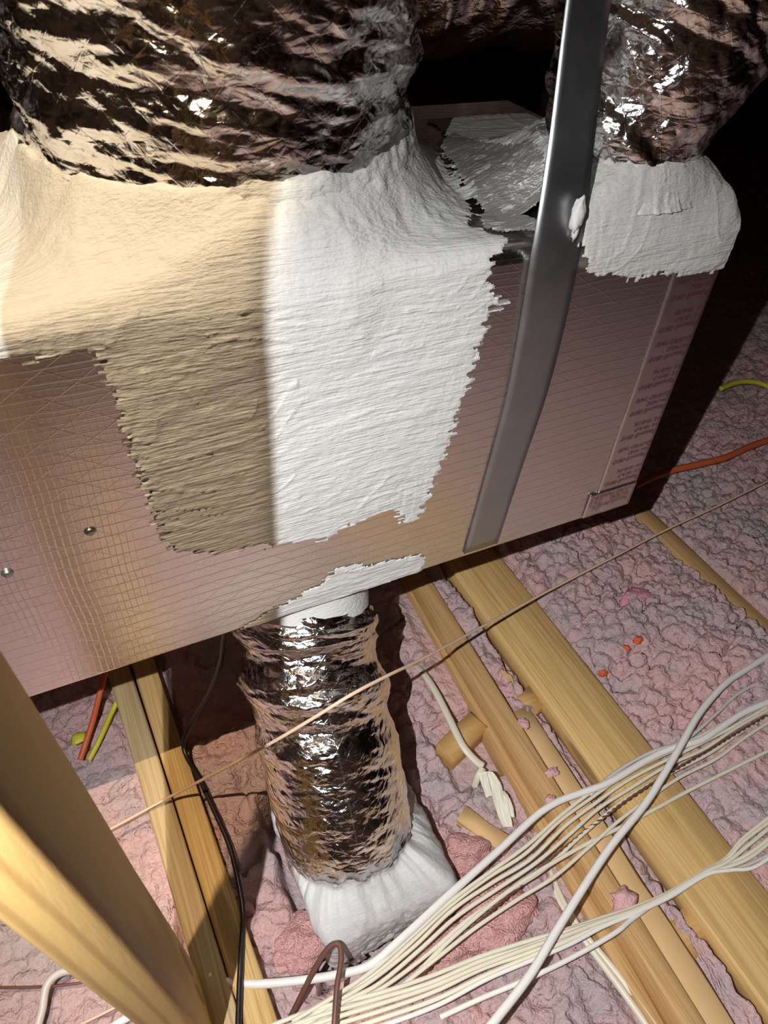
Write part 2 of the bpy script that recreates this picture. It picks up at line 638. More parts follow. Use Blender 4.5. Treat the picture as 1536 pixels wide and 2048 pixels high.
def flex_tube(name, pts, rad_fn, mat, parent, nu, nv, disp_fn, t0=0.0, t1=1.0, end_fn=None, start=None):
    """crumpled duct jacket: disp_fn(theta in turns, s in metres, t) -> radial offset"""
    C = catmull(pts, 40)
    L = np.concatenate([[0], np.cumsum(np.linalg.norm(np.diff(C, axis=0), axis=1))])
    s = np.linspace(L[-1] * t0, L[-1] * t1, nv)
    C2 = np.stack([np.interp(s, L, C[:, k]) for k in range(3)], 1)
    T, N, B = frames(C2)
    th = np.arange(nu) / nu
    TH, S = np.meshgrid(th, s)
    R = rad_fn(S / L[-1], TH)
    d = disp_fn(TH, S, S / L[-1])
    rr = R + d
    ca, sa = np.cos(2 * np.pi * TH)[..., None], np.sin(2 * np.pi * TH)[..., None]
    V = C2[:, None, :] + rr[..., None] * (ca * N[:, None, :] + sa * B[:, None, :])
    f = grid_faces(nu, nv, wrap_u=True)
    around = (TH - 0.5) * 2 * np.pi * R.mean()
    o = obj(name, V.reshape(-1, 3), f, mat, parent, attrs={'around': around.ravel(), 'along': S.ravel()})
    return o


# =====================================================================================
#  SETTING
# =====================================================================================
def slab(name, lo, hi, mat):
    lo, hi = np.array(lo, float), np.array(hi, float)
    V = [(x, y, z) for z in (lo[2], hi[2]) for y in (lo[1], hi[1]) for x in (lo[0], hi[0])]
    F = [(0, 2, 3, 1), (4, 5, 7, 6), (0, 1, 5, 4), (2, 6, 7, 3), (0, 4, 6, 2), (1, 3, 7, 5)]
    o = obj(name, V, F, mat, smooth=False)
    return tag(o, kind='structure')


slab('floor', (-3.0, -2.5, -0.32), (5.0, 5.0, -0.30), M['drywall'])
slab('wall_back', (-3.0, 4.9, -0.30), (5.0, 5.0, 2.6), M['roof'])
slab('wall_front', (-3.0, -1.6, -0.30), (5.0, -1.5, 2.6), M['roof'])
slab('wall_left', (-1.9, -2.5, -0.30), (-1.8, 5.0, 2.6), M['roof'])
slab('wall_right', (5.0, -2.5, -0.30), (5.1, 5.0, 2.6), M['roof'])
slab('ceiling', (-3.0, -2.5, 2.2), (5.0, 5.0, 2.3), M['roof'])

# ---- blown insulation: one heightfield, dense where the picture looks
def spaced(a, b, h):
    return np.arange(a, b, h)


xs = np.concatenate([spaced(-1.79, -0.5, 0.04), spaced(-0.5, 1.35, 0.0032), spaced(1.35, 2.3, 0.008), spaced(2.3, 4.98, 0.04)])
ys = np.concatenate([spaced(-1.49, -0.12, 0.04), spaced(-0.12, 1.15, 0.0032), spaced(1.15, 1.8, 0.008), spaced(1.8, 4.88, 0.04)])
X, Y = np.meshgrid(xs, ys)


def insul_base(X, Y):
    z = -0.062 + 0.047 * smooth01(0.455, 0.53, X)             # lower on the left of the doubled joist
    z = z + 0.012 * smooth01(0.66, 0.80, X) * (1 - smooth01(0.95, 1.05, X))
    z = z - 0.012 * smooth01(0.50, 0.53, X) * (1 - smooth01(0.565, 0.6, X))
    z = z + 0.028 * smooth01(0.25, 0.9, Y) * smooth01(0.30, 0.2, X) * smooth01(-0.25, 0.05, X)
    z = z + 0.05 * (fbm(X * 3, Y * 3, 5, 3) - 0.5)
    z = z + 0.02 * smooth01(1.2, 2.2, X)
    return z


def lumps(X, Y):
    wx = X + 0.012 * (fbm(X * 40, Y * 40, 21, 2) - 0.5)
    wy = Y + 0.012 * (fbm(X * 40, Y * 40, 31, 2) - 0.5)
    h = 0
    for k, (sz, am) in enumerate(((0.055, 0.024), (0.026, 0.025), (0.012, 0.012))):
        f1 = worley(wx / sz, wy / sz * 1.15, 40 + k)
        h = h + am * np.clip(1 - (f1 / 0.95) ** 2, 0, 1) ** 0.6 - am * 0.55
    crack = np.abs(fbm(X * 9 + 3, Y * 9, 61, 4) - 0.5)
    h = h - 0.020 * (1 - smooth01(0.0, 0.018, crack)) * smooth01(0.45, 0.6, fbm(X * 5, Y * 5, 71, 2))
    return h


smoothmask = 0.55 + 0.45 * smooth01(0.30, 0.52, fbm(X * 4 + 1.7, Y * 4, 91, 2) + 0.25 * smooth01(0.4, 0.6, X))
Z = insul_base(X, Y) + lumps(X, Y) * smoothmask + 0.006 * (fbm(X * 90, Y * 90, 99, 3) - 0.5)
# keep the joist tops and the boot clear of the loose fill (ragged edges)
rag = 0.012 * (fbm(X * 45, Y * 45, 111, 3) - 0.5)


def press(Z, sd, zmax, soft=0.012):
    """inside sd>0 the fill stays under zmax"""
    w = smooth01(-soft, soft * 0.4, sd + rag)
    return np.where(w > 0, np.minimum(Z, Z * (1 - w) + zmax * w), Z)


def strip(xa0, xb0, xa1, xb1, y0=-3, y1=6):
    """strip between lines xa(y), xb(y) given at y=0 and y=1"""
    xa = xa0 + (xa1 - xa0) * Y
    xb = xb0 + (xb1 - xb0) * Y
    return np.minimum(np.minimum(X - xa, xb - X), np.minimum(Y - y0, y1 - Y))


Z = press(Z, strip(0.560, 0.672, 0.560, 0.672), -0.045)           # wide flat joist
Z = press(Z, strip(0.425, 0.484, 0.478, 0.512), -0.055, 0.02)     # doubled joist
Z = press(Z, strip(-0.045, 0.014, -0.078, 0.02), -0.05, 0.008)    # left pair
Z = press(Z, strip(1.008, 1.052, 1.008, 1.052), -0.012, 0.010)    # far joist
Z = press(Z, strip(0.508, 0.538, 0.520, 0.552, -3, 0.42), -0.03)  # thin batten
Z = press(Z, strip(0.095, 0.310, 0.095, 0.310, 0.235, 0.48), -0.10, 0.012)
Z = press(Z, strip(0.385, 0.470, 0.385, 0.470, 0.385, 0.50), -0.075, 0.012)
Z = np.maximum(Z, -0.28)
ins = obj('blown_insulation', np.stack([X, Y, Z], -1).reshape(-1, 3), grid_faces(len(xs), len(ys)), M['insul'], origin=(0, 0, -0.3))
tag(ins, 'lumpy pink blown fibreglass insulation filling the spaces between the joists', 'insulation', kind='stuff')
GX, GY, GZ = xs, ys, Z


def ground(x, y):
    i = int(np.clip(np.searchsorted(GX, x), 0, len(GX) - 1))
    j = int(np.clip(np.searchsorted(GY, y), 0, len(GY) - 1))
    return float(GZ[j, i])


# =====================================================================================
#  DUCT BOX (rectangular trunk) with its mastic
# =====================================================================================
BX0, BX1, BY0, BY1, BZ0, BZ1 = -0.30, 0.662, 0.50, 0.94, 0.349, 0.75
ER = 0.016                                                  # rounded edge
box = thing('duct_box', (0.18, 0.72, BZ0), 'foil-faced rectangular duct box painted with white mastic, hanging over the joists', 'duct box')


def rounded_box(lo, hi, r, seg=4):
    bm = bmesh.new()
    bmesh.ops.create_cube(bm, size=1.0)
    lo, hi = np.array(lo), np.array(hi)
    for v in bm.verts:
        v.co = Vector(((lo + hi) / 2 + np.array(v.co) * (hi - lo)).tolist())
    tf = [e for e in bm.edges if all(abs(v.co.y - lo[1]) < 1e-5 and abs(v.co.z - hi[2]) < 1e-5 for v in e.verts)]
    bmesh.ops.bevel(bm, geom=tf, offset=ER, segments=8, profile=0.5, affect='EDGES')
    rest = [e for e in bm.edges if e.is_manifold and e.calc_face_angle() > 1.0]
    bmesh.ops.bevel(bm, geom=rest, offset=r, segments=seg, profile=0.5, affect='EDGES')
    bm.verts.index_update()
    V = [tuple(v.co) for v in bm.verts]
    F = [tuple(v.index for v in f.verts) for f in bm.faces]
    bm.free()
    return V, F


V, F = rounded_box((BX0, BY0, BZ0), (BX1, BY1, BZ1), 0.004)
body = obj('foil_board', V, F, M['foil'], box, smooth=False)
for p in body.data.polygons:
    p.use_smooth = p.area < 0.02

# profile up the front, round the edge and back along the top; s in metres from the bottom front edge
S_FRONT = BZ1 - BZ0 - ER
S_ARC = ER * math.pi / 2


def profile(s, off):
    """point (y, z) and outward offset"""
    y = np.full_like(s, BY0)
    z = BZ0 + s
    ny = np.full_like(s, -1.0)
    nz = np.zeros_like(s)
    arc = (s > S_FRONT) & (s <= S_FRONT + S_ARC)
    a = np.clip((s - S_FRONT) / ER, 0, math.pi / 2)
    y = np.where(s > S_FRONT, BY0 + ER - ER * np.cos(a), y)
    z = np.where(s > S_FRONT, BZ1 - ER + ER * np.sin(a), z)
    ny = np.where(s > S_FRONT, -np.cos(a), ny)
    nz = np.where(s > S_FRONT, np.sin(a), nz)
    top = s > S_FRONT + S_ARC
    y = np.where(top, BY0 + ER + (s - S_FRONT - S_ARC), y)
    return y + ny * off, z + nz * off, nz


def s_front(u, v):
    p = on_y(u, v, BY0)
    return (p[0], p[2] - BZ0)


def s_top(u, v):
    p = on_z(u, v, BZ1)
    return (p[0], S_FRONT + S_ARC + p[1] - BY0 - ER)


D1 = (0.183, 0.696, 0.171)                                   # big duct: centre x, y, radius
D2 = (0.547, 0.585, 0.076)                                   # right duct
S_MAX = S_FRONT + S_ARC + (BY1 - BY0 - ER) - 0.004


def collar_bump(x, y):
    """height the mastic is built up round the two collars"""
    h = np.zeros_like(x)
    for (cx, cy, rr), hh, fl in ((D1, 0.058, 0.032), (D2, 0.052, 0.050)):
        d = np.hypot(x - cx, y - cy)
        a = np.arctan2(y - cy, x - cx)
        w = 1 + 0.25 * np.sin(3 * a + 1) + 0.2 * np.sin(7 * a)
        e = np.clip(d - rr, 0, None)
        hb = hh * np.exp(-(e / (fl * w)) ** 1.25)
        hb = np.where(d < rr - 0.012, hh * 0.6, hb)
        h = np.maximum(h, hb)
    return h


def mastic_patch(name, polys, thin_polys, x0, x1, s0, s1, step, ragx, ragy, seed, label=None, edge_strokes=True, bumps=True):
    xs_ = np.arange(x0, x1, step)
    ss_ = np.arange(s0, s1, step)
    Xp, Sp = np.meshgrid(xs_, ss_)
    sd = np.full(Xp.shape, -1.0)
    for poly in polys:
        sd = np.maximum(sd, poly_sd(Xp, Sp, poly))
    # ragged brush ends: streaks along x at the sides, along s at the lower edge
    n_h = fbm(Xp * 28, Sp * 420, seed, 3) - 0.5
    n_v = fbm(Xp * 420, Sp * 28, seed + 9, 3) - 0.5
    n_b = fbm(Xp * 30, Sp * 30, seed + 19, 3) - 0.5
    sdr = sd + ragx * n_h * 2 + ragy * n_v * 2 + 0.010 * n_b
    dry = smooth01(0.016, 0.0, sd) * (vnoise(Xp * 90, Sp * 330, seed + 91) - 0.42) * 0.016
    sdr = sdr - np.maximum(dry, 0)
    thin = np.zeros(Xp.shape)
    if thin_polys:
        st = np.full(Xp.shape, -1.0)
        for poly in thin_polys:
            st = np.maximum(st, poly_sd(Xp, Sp, poly))
        st = st + 0.02 * n_b + 0.006 * n_h
        thin = np.where((sdr < 0.012) & (st > 0), smooth01(0.012, -0.004, sdr), 0.0)
        sdr = np.maximum(sdr, st)
    # relief
    bend = 1.6 * fbm(Xp * 7, Sp * 7, seed + 3, 2)
    st_h = 0.55 * vnoise(Xp * 15 + 3, Sp * 230 + 14 * bend, seed + 29) + 0.45 * vnoise(Xp * 26, Sp * 420 + 20 * bend, seed + 30) - 0.5
    st_v = 0.6 * vnoise(Xp * 200 + 9 * bend, Sp * 10, seed + 39) + 0.4 * vnoise(Xp * 400, Sp * 14, seed + 40) - 0.5
    wv = smooth01(0.050, 0.020, sd) if edge_strokes else 0.0
    wv = wv * smooth01(0.40, 0.48, fbm(Xp * 12, Sp * 12, seed + 5, 2))
    strokes = st_h * (1 - wv) + st_v * wv
    lump = fbm(Xp * 30, Sp * 45, seed + 49, 3) - 0.5
    ridge = (1 - np.abs(vnoise(Xp * 9, Sp * 70 + 9 * bend, seed + 59) - 0.5) * 2) ** 16 * (vnoise(Xp * 25, Sp * 25, seed + 60) > 0.55)
    off = 0.0016 * smooth01(-0.001, 0.006, sdr) + 0.0004
    off = off + (1 - 0.6 * thin) * smooth01(0.0, 0.01, sdr) * (0.0011 * strokes + 0.0016 * lump + 0.0011 * ridge + 0.0009 * (fbm(Xp * 110, Sp * 150, seed + 99, 2) - 0.5))
    off = np.maximum(off, 0.00025)
    yy, zz, nz = profile(Sp, off)
    if bumps:
        b = collar_bump(Xp, yy)
        rough = (0.010 * (fbm(Xp * 30, yy * 45, seed + 69, 4) - 0.5) + 0.004 * np.abs(fbm(Xp * 60, yy * 60, seed + 79, 3) - 0.5)) * smooth01(0.002, 0.02, b)
        up = smooth01(0.0, 1.0, nz)
        # over the rounded edge the build-up leans down onto the front
        zz = zz + (b + rough) * up
        zz = zz - 0.010 * smooth01(0.640, 0.6605, Xp) ** 2 * up
        edge = smooth01(S_FRONT + 0.02, S_FRONT - 0.06, Sp)
        yy = yy - 0.006 * smooth01(S_FRONT - 0.10, S_FRONT - 0.01, Sp) * (1 - up) * smooth01(0.0, 0.03, collar_bump(Xp, np.full_like(Xp, BY0 + 0.004)))
    Vp = np.stack([Xp, yy, zz], -1).reshape(-1, 3)
    fc = grid_faces(len(xs_), len(ss_))
    keep = sdr.ravel()[fc].min(1) > 0
    V2, F2, at = compact(Vp, fc[keep], {'thin': thin.ravel()})
    o = obj(name, V2, F2, M['mastic'], box, attrs=at)
    if label:
        o['label'] = label
    return o


fr = [(-80, 735), (40, 728), (100, 735), (160, 725), (184, 705), (200, 760), (232, 850), (262, 930), (296, 1020), (326, 1090),
      (350, 1115), (430, 1112), (500, 1098), (590, 1090), (650, 1082), (690, 1057), (760, 1032), (788, 1024), (802, 1048),
      (834, 1036), (852, 1010), (878, 950), (904, 880), (928, 810), (946, 760), (962, 700), (978, 650), (984, 606), (1003, 632),
      (1000, 592), (972, 560), (985, 528), (1014, 512), (1024, 490)]
tp = [(1016, 478), (955, 462), (948, 420), (900, 352), (872, 312), (850, 290)]
polyA = [s_front(*p) for p in fr] + [s_top(*p) for p in tp] + [(0.42, S_MAX), (-0.26, S_MAX), (-0.26, s_front(-80, 735)[1])]
thinA = [[s_top(*p) for p in [(958, 466), (950, 430), (905, 352), (868, 306), (905, 268), (950, 246), (1075, 222)]] +
         [(0.60, S_MAX - 0.02), (0.60, S_FRONT + 0.05), (0.42, S_FRONT + 0.06), (0.42, S_FRONT + 0.02), (0.40, S_FRONT + 0.035)]]
mastic_patch('mastic_coat', [polyA], thinA, -0.22, 0.50, 0.085, S_MAX, 0.0016, 0.0120, 0.0026, 3,
             'thick white brushed coat over the front and round the big collar')
frB = [(1152, 500), (1158, 556), (1205, 550), (1240, 564), (1300, 549), (1400, 552), (1450, 541), (1478, 528)]
polyB = [s_front(*p) for p in frB] + [(0.672, s_front(1478, 528)[1]), (0.672, S_MAX - 0.06), (0.49, S_MAX - 0.06), (0.455, S_FRONT + S_ARC + 0.06)]
mastic_patch('mastic_coat', [polyB], None, 0.43, 0.6605, 0.26, S_MAX, 0.0016, 0.0030, 0.0050, 103,
             'white brushed coat on the right end round the smaller collar')
st_ = [(470, 1262), (530, 1225), (600, 1183), (640, 1158), (672, 1132), (735, 1122), (800, 1112), (845, 1104), (852, 1118), (838, 1150)]
polyC = [s_front(*p) for p in st_] + [(0.315, -0.02), (0.10, -0.02)]
mastic_patch('mastic_strip', [polyC], None, 0.06, 0.36, 0.002, 0.09, 0.0014, 0.0030, 0.0022, 203,
             'white brushed strip along the lower front edge', False, False)

# insulation pins showing as little washers on the left of the front face
for (u, v) in ((15, 1146), (180, 1062)):
    p = on_y(u, v, BY0)
    bm = bmesh.new()
    bmesh.ops.create_cone(bm, cap_ends=True, segments=14, radius1=0.0052, radius2=0.0030, depth=0.003)
    bm.verts.index_update()
    V = [(p[0] + q.co.x, BY0 - 0.0016 - q.co.z, p[2] + q.co.y) for q in bm.verts]
    F = [tuple(w.index for w in f.verts) for f in bm.faces]
    bm.free()
    obj('pin_washer', V, F, M['strap'], box)

# foil tape down the right edge of the front
TX0 = 0.592


def sheet(name, x0, x1, z0, z1, y, mat, parent, nx=14, nz=60, amp=0.0006, seed=1, wob=0.001):
    xs_ = np.linspace(x0, x1, nx)
    zs_ = np.linspace(z0, z1, nz)
    A, B_ = np.meshgrid(xs_, zs_)
    yo = y - amp * fbm(A * 60, B_ * 60, seed, 3)
    A = A.copy()
    A[:, 0] += wob * (fbm(B_[:, 0] * 30, B_[:, 0] * 0, seed + 4, 2) - 0.5)
    V = np.stack([A, yo, B_], -1).reshape(-1, 3)
    k = len(V)
    V2 = np.vstack([V, V + np.array([0, 0.0004, 0])])
    f = grid_faces(nx, nz)
    F_ = [tuple(q) for q in f] + [tuple(q[::-1] + k) for q in f]
    rim = [i for i in range(nx)] + [j * nx + nx - 1 for j in range(1, nz)] + [(nz - 1) * nx + i for i in range(nx - 2, -1, -1)] + [j * nx for j in range(nz - 2, 0, -1)]
    for i in range(len(rim)):
        a, b = rim[i], rim[(i + 1) % len(rim)]
        F_.append((a, a + k, b + k, b))
    return obj(name, V2, F_, mat, parent)


tape = sheet('foil_tape', TX0, BX1 - 0.004, BZ0 + 0.004, BZ1 - 0.035, BY0 - 0.0007, M['tape'], box, seed=5)
tape['label'] = 'smooth foil tape printed in dark red along the right edge'
corner = sheet('foil_tape', 0.578, BX1 - 0.004, BZ0 + 0.003, BZ0 + 0.045, BY0 - 0.0016, M['tape'], box, nx=16, nz=12, amp=0.0012, seed=8)
corner['label'] = 'short piece of printed foil tape wrapped over the lower right corner'


def text_mesh(name, body_, size, origin, ax, ay, mat, parent, shear=0.25, extr=0.0):
    cu = bpy.data.curves.new(name, 'FONT')
    cu.body = body_
    cu.size = size
    cu.shear = shear
    cu.extrude = extr
    cu.resolution_u = 2
    to = bpy.data.objects.new(name, cu)
    COL.objects.link(to)
    dg = bpy.context.evaluated_depsgraph_get()
    me = bpy.data.meshes.new_from_object(to.evaluated_get(dg))
    n = len(me.vertices)
    co = np.zeros(n * 3)
    me.vertices.foreach_get('co', co)
    co = co.reshape(-1, 3)
    fs = [tuple(p.vertices) for p in me.polygons]
    bpy.data.objects.remove(to)
    bpy.data.curves.remove(cu)
    bpy.data.meshes.remove(me)
    ax, ay = np.array(ax, float), np.array(ay, float)
    az = np.cross(ax, ay)
    V = np.array(origin) + co[:, :1] * ax + co[:, 1:2] * ay + co[:, 2:3] * az
    return obj(name, V, fs, mat, parent, smooth=False)


# printing, upside down as it is stuck on (reads towards -x)
rowsA = ['Fasson\u00ae 0810', 'UL 181A-P', 'UL 181B-FX']
rowsB = ['Fasson\u00ae 0810', 'SH-14332', '\u24ca LISTED TAPE']
rowsB[2] = 'LISTED TAPE'
zc = BZ0 + 0.052
k = 0
while zc < BZ1 - 0.065:
    rows = rowsA if k % 2 == 0 else rowsB
    for q, tx in enumerate(rows):
        zz_ = zc + q * 0.0092
        if zz_ > BZ1 - 0.062:
            continue
        text_mesh('printed_text', tx, 0.0094 if q == 0 else 0.0080, (BX1 - (0.0135 if tx == 'LISTED TAPE' else 0.0065), BY0 - 0.0017, zz_ + 0.006), (-1, 0, 0), (0, 0, -1), M['ink'], tape, 0.3)
    if k % 2 == 1:                                          # ringed mark before LISTED TAPE
        zz_ = zc + 2 * 0.0092 + 0.003
        c0 = np.array([BX1 - 0.0085, BY0 - 0.0017, zz_])
        rv = [c0 + np.array([r_ * math.cos(a_), 0, r_ * math.sin(a_)]) for r_ in (0.0040, 0.0032) for a_ in np.linspace(0, 2 * math.pi, 20, endpoint=False)]
        obj('printed_mark', rv, [(i, (i + 1) % 20, 20 + (i + 1) % 20, 20 + i) for i in range(20)], M['ink'], tape, smooth=False)
        text_mesh('printed_mark', 'UL', 0.0042, (BX1 - 0.0062, BY0 - 0.0017, zz_ + 0.0015), (-1, 0, 0), (0, 0, -1), M['ink'], tape, 0.0)
    zc += 0.0375
    k += 1
for q, tx in enumerate(['LISTED TAPE', 'SH-14332', 'Fasson\u00ae 0810']):
    text_mesh('printed_text', tx, 0.0082, (BX1 - 0.012, BY0 - 0.0034, BZ0 + 0.040 - q * 0.0088), (-1, 0, 0), (0, 0, -1), M['ink'], corner, 0.3)
for q, tx in enumerate(['Fasson', '0810 UL', 'SH-14332']):
    text_mesh('printed_text', tx, 0.0075, (0.583 + q * 0.0072, BY0 - 0.0034, BZ0 + 0.041), (0, 0, -1), (1, 0, 0), M['ink'], corner, 0.2)

# =====================================================================================
#  FLEX DUCTS
# =====================================================================================
def crumple(TH, S, R, seed, au, av, amp, skew=0.0):
    """flat facets with sharp creases; au x av = facet size in metres, periodic round the duct"""
    per = max(4, int(round(2 * math.pi * R / au)))
    u = TH * per + skew * S / av
    w = S / av
    wu = 0.9 * (vnoise(u * 1.0, w * 0.7, seed + 7, px=None) - 0.5)
    ww = 0.9 * (vnoise((TH * per).astype(float) * 0.5, w * 0.9, seed + 8) - 0.5)
    seam = np.minimum(TH, 1 - TH)
    f = smooth01(0.0, 0.03, seam)
    h = vnoise(u + wu * f, w + ww * f, seed, px=per if skew == 0 else None, linear=True) - 0.5
    return amp * h


# ---- big duct
big = thing('flex_duct', (D1[0], D1[1], BZ1), 'large silver foil flexible duct standing on the left of the box top', 'duct', None)
PITCH = 0.056


def big_disp(TH, S, T):
    hel = (S / PITCH + TH) % 1.0
    rib = 0.0022 * np.exp(-((hel - 0.5) / 0.16) ** 2)
    d = crumple(TH, S, D1[2], 301, 0.075, 0.034, 0.0115, 0.4) + crumple(TH, S, D1[2], 321, 0.042, 0.017, 0.0075, -0.5) + crumple(TH, S, D1[2], 331, 0.020, 0.009, 0.0042, 0.3) + crumple(TH, S, D1[2], 341, 0.010, 0.006, 0.0014)
    e = smooth01(0.0, 0.05, S)
    return (rib + d) * (0.35 + 0.65 * e) - 0.003


flex_tube('foil_jacket', [(D1[0], D1[1], 0.775), (D1[0], D1[1], 0.90), (D1[0] + 0.004, D1[1], 1.05), (D1[0] + 0.02, D1[1] + 0.01, 1.25), (D1[0] + 0.06, D1[1] + 0.03, 1.45)],
          lambda t, th: D1[2] + 0.004 * smooth01(0, 0.3, t) + 0 * th, M['duct'], big, 640, 300, big_disp)


def collar(name, D, z0, z1, parent, seed, rtop=0.006, jag=0.016, nu=420, nv=44, tilt=(0, 0)):
    """ring of mastic smeared up onto the jacket"""
    th = np.arange(nu) / nu * 2 * np.pi
    tv = np.linspace(0, 1, nv)
    TH, TV = np.meshgrid(th, tv)
    c, s = np.cos(TH), np.sin(TH)
    jagn = jag * (fbm(c * 7 + 9, s * 7 + 3, seed, 4) - 0.5) * 2 + tilt[0] * c + tilt[1] * s
    zt = z1 + jagn
    Zc = z0 + (zt - z0) * TV
    n = fbm(TH * 14, Zc * 60, seed + 3, 3) - 0.5
    st = fbm(TH * 30, Zc * 500, seed + 4, 3) - 0.5
    R = D[2] + rtop * (1 - TV ** 3 * 0.75) + 0.006 * n + 0.0018 * st + 0.010 * (1 - TV) ** 3
    V = np.stack([D[0] + R * c, D[1] + R * s, Zc], -1).reshape(-1, 3)
    return obj(name, V, grid_faces(nu, nv, True), M['mastic'], parent)


collar('mastic_collar', D1, 0.765, 0.812, big, 401, 0.0085, 0.010, tilt=(0.012, -0.004))

# ---- right duct
rd = thing('flex_duct', (D2[0], D2[1], BZ1), 'smaller silver foil flexible duct on the right end of the box, behind the strap', 'duct')


def rd_disp(TH, S, T):
    d = crumple(TH, S, 0.1, 501, 0.060, 0.022, 0.010, 0.8) + crumple(TH, S, 0.1, 511, 0.018, 0.012, 0.0045, -0.5) + crumple(TH, S, 0.1, 521, 0.010, 0.006, 0.0018)
    fold = 0.010 * np.abs(np.sin(2 * np.pi * (TH * 5 + S * 3.0))) * np.exp(-((TH - 0.12) / 0.14) ** 2)
    return (d - fold) * (0.4 + 0.6 * smooth01(0, 0.06, S))


flex_tube('foil_jacket', [(D2[0], D2[1], 0.775), (D2[0] + 0.008, D2[1], 0.83), (D2[0] + 0.038, D2[1] + 0.012, 0.92), (D2[0] + 0.065, D2[1] + 0.02, 1.05), (D2[0] + 0.11, D2[1] + 0.04, 1.25)],
          lambda t, th: 0.074 + 0.034 * smooth01(0.02, 0.30, t) + 0 * th, M['duct_small'], rd, 420, 260, rd_disp)
collar('mastic_collar', D2, 0.765, 0.802, rd, 601, 0.008, 0.010, 300, 34)

# ---- background duct lying behind the box in the dark
bd = thing('flex_duct', (1.0, 1.75, 0.62), 'dark foil flexible duct running behind the box in shadow', 'duct')


def bd_disp(TH, S, T):
    return crumple(TH, S, 0.2, 701, 0.09, 0.05, 0.040) + crumple(TH, S, 0.2, 711, 0.04, 0.020, 0.016)


flex_tube('foil_jacket', [(-0.6, 1.50, 0.90), (0.4, 1.46, 0.90), (1.1, 1.42, 0.93), (1.7, 1.25, 1.00), (2.3, 0.9, 1.1)],
          lambda t, th: 0.20 + 0 * th, M['duct_small'], bd, 220, 420, bd_disp)

# ---- lower duct from the box down to the ceiling boot
ld = thing('flex_duct', (0.18, 0.45, 0.05), 'short wrinkled foil duct dropping from under the box to the white boot', 'duct')
LDP = [(0.204, 0.600, 0.352), (0.203, 0.590, 0.315), (0.197, 0.555, 0.255), (0.190, 0.495, 0.185), (0.186, 0.432, 0.120), (0.182, 0.385, 0.072), (0.180, 0.365, 0.045), (0.180, 0.356, 0.015)]


def ld_disp(TH, S, T):
    up = smooth01(0.9, 0.25, T)
    w = crumple(TH, S, 0.09, 801, 0.075, 0.015, 0.0090) * (0.28 + 0.80 * up)
    w = w + crumple(TH, S, 0.09, 811, 0.024, 0.009, 0.0032) * (0.45 + 0.55 * up) + crumple(TH, S, 0.09, 821, 0.011, 0.006, 0.0015)
    sag = 0.006 * np.sin(S * 2 * np.pi / 0.085 + 2 * np.pi * TH)
    return w + sag * up


flex_tube('foil_jacket', LDP, lambda t, th: 0.090 - 0.006 * smooth01(0.75, 1.0, t) - 0.006 * smooth01(0.16, 0.0, t) + 0 * th, M['duct_small'], ld, 420, 300, ld_disp, 0.17, 1.0)
V, F = tube_mesh([(0.204, 0.600, 0.3515), (0.203, 0.594, 0.325), (0.201, 0.578, 0.290), (0.196, 0.552, 0.250)], 0.0880, 120, 10)
V = V + 0.002 * (fbm(V[:, 0] * 60, V[:, 1] * 60 + V[:, 2] * 90, 5, 3) - 0.5)[:, None]
obj('mastic_collar', V, F, M['mastic'], ld)

# ---- boot on the ceiling below
boot = thing('ceiling_boot', (0.2, 0.36, -0.10), 'square white mastic-covered boot standing in the insulation under the short duct', 'duct boot')
nu, nv = 260, 70
th = np.arange(nu) / nu * 2 * np.pi
tv = np.linspace(0, 1, nv)
TH, TV = np.meshgrid(th, tv)
c, s = np.cos(TH), np.sin(TH)
ex = 2 + 12 * smooth01(0.10, 0.50, TV)
sup = 1.0 / (np.abs(c) ** ex + np.abs(s) ** ex) ** (1.0 / ex)
cxy0, cxy1 = np.array([0.180, 0.366]), np.array([0.203, 0.357])
mixv = smooth01(0.05, 0.60, TV)
mixr = smooth01(0.05, 0.42, TV)
rx = 0.0840 + (0.0965 - 0.0840) * mixr
ry = 0.0840 + (0.1130 - 0.0840) * mixr
cx = cxy0[0] + (cxy1[0] - cxy0[0]) * mixv
cy = cxy0[1] + (cxy1[1] - cxy0[1]) * mixv
jag = 0.020 * (fbm(c * 6 + 4, s * 6 + 7, 901, 4) - 0.5) * 2
zt = 0.056 + jag * (1 - TV)
zb = -0.058
Zb = zt + (zb - zt) * TV
nn = 0.006 * (fbm(c * 8 + 3, s * 8 + Zb * 60, 911, 4) - 0.5) + 0.003 * (fbm(c * 40 + 5, s * 40 + Zb * 160, 921, 3) - 0.5)
# the top is a slanted ring following the jacket
slant = (1 - smooth01(0.0, 0.55, TV)) * (-0.032 * s)
Vb = np.stack([cx + (rx * sup + nn) * c, cy + (ry * sup + nn) * s, Zb + slant], -1).reshape(-1, 3)
obj('boot_body', Vb, grid_faces(nu, nv, True, True), M['boot_mastic'], boot)
# torn foil at the front lower corner
pc = on_z(690, 1905, -0.052)
xs_ = np.linspace(-0.022, 0.022, 14)
zs_ = np.linspace(0, 0.03, 10)
A, B_ = np.meshgrid(xs_, zs_)
dd = 0.006 * (vnoise(A * 180, B_ * 180, 4, linear=True) - 0.5)
Vf = np.stack([pc[0] + A, pc[1] - 0.004 - B_ * 0.5 + dd, -0.062 + B_ * 0.55 + dd], -1).reshape(-1, 3)
ft = obj('foil_scrap', Vf, grid_faces(14, 10), M['tape'], boot)
ft['label'] = 'torn bare foil at the boot front corner'

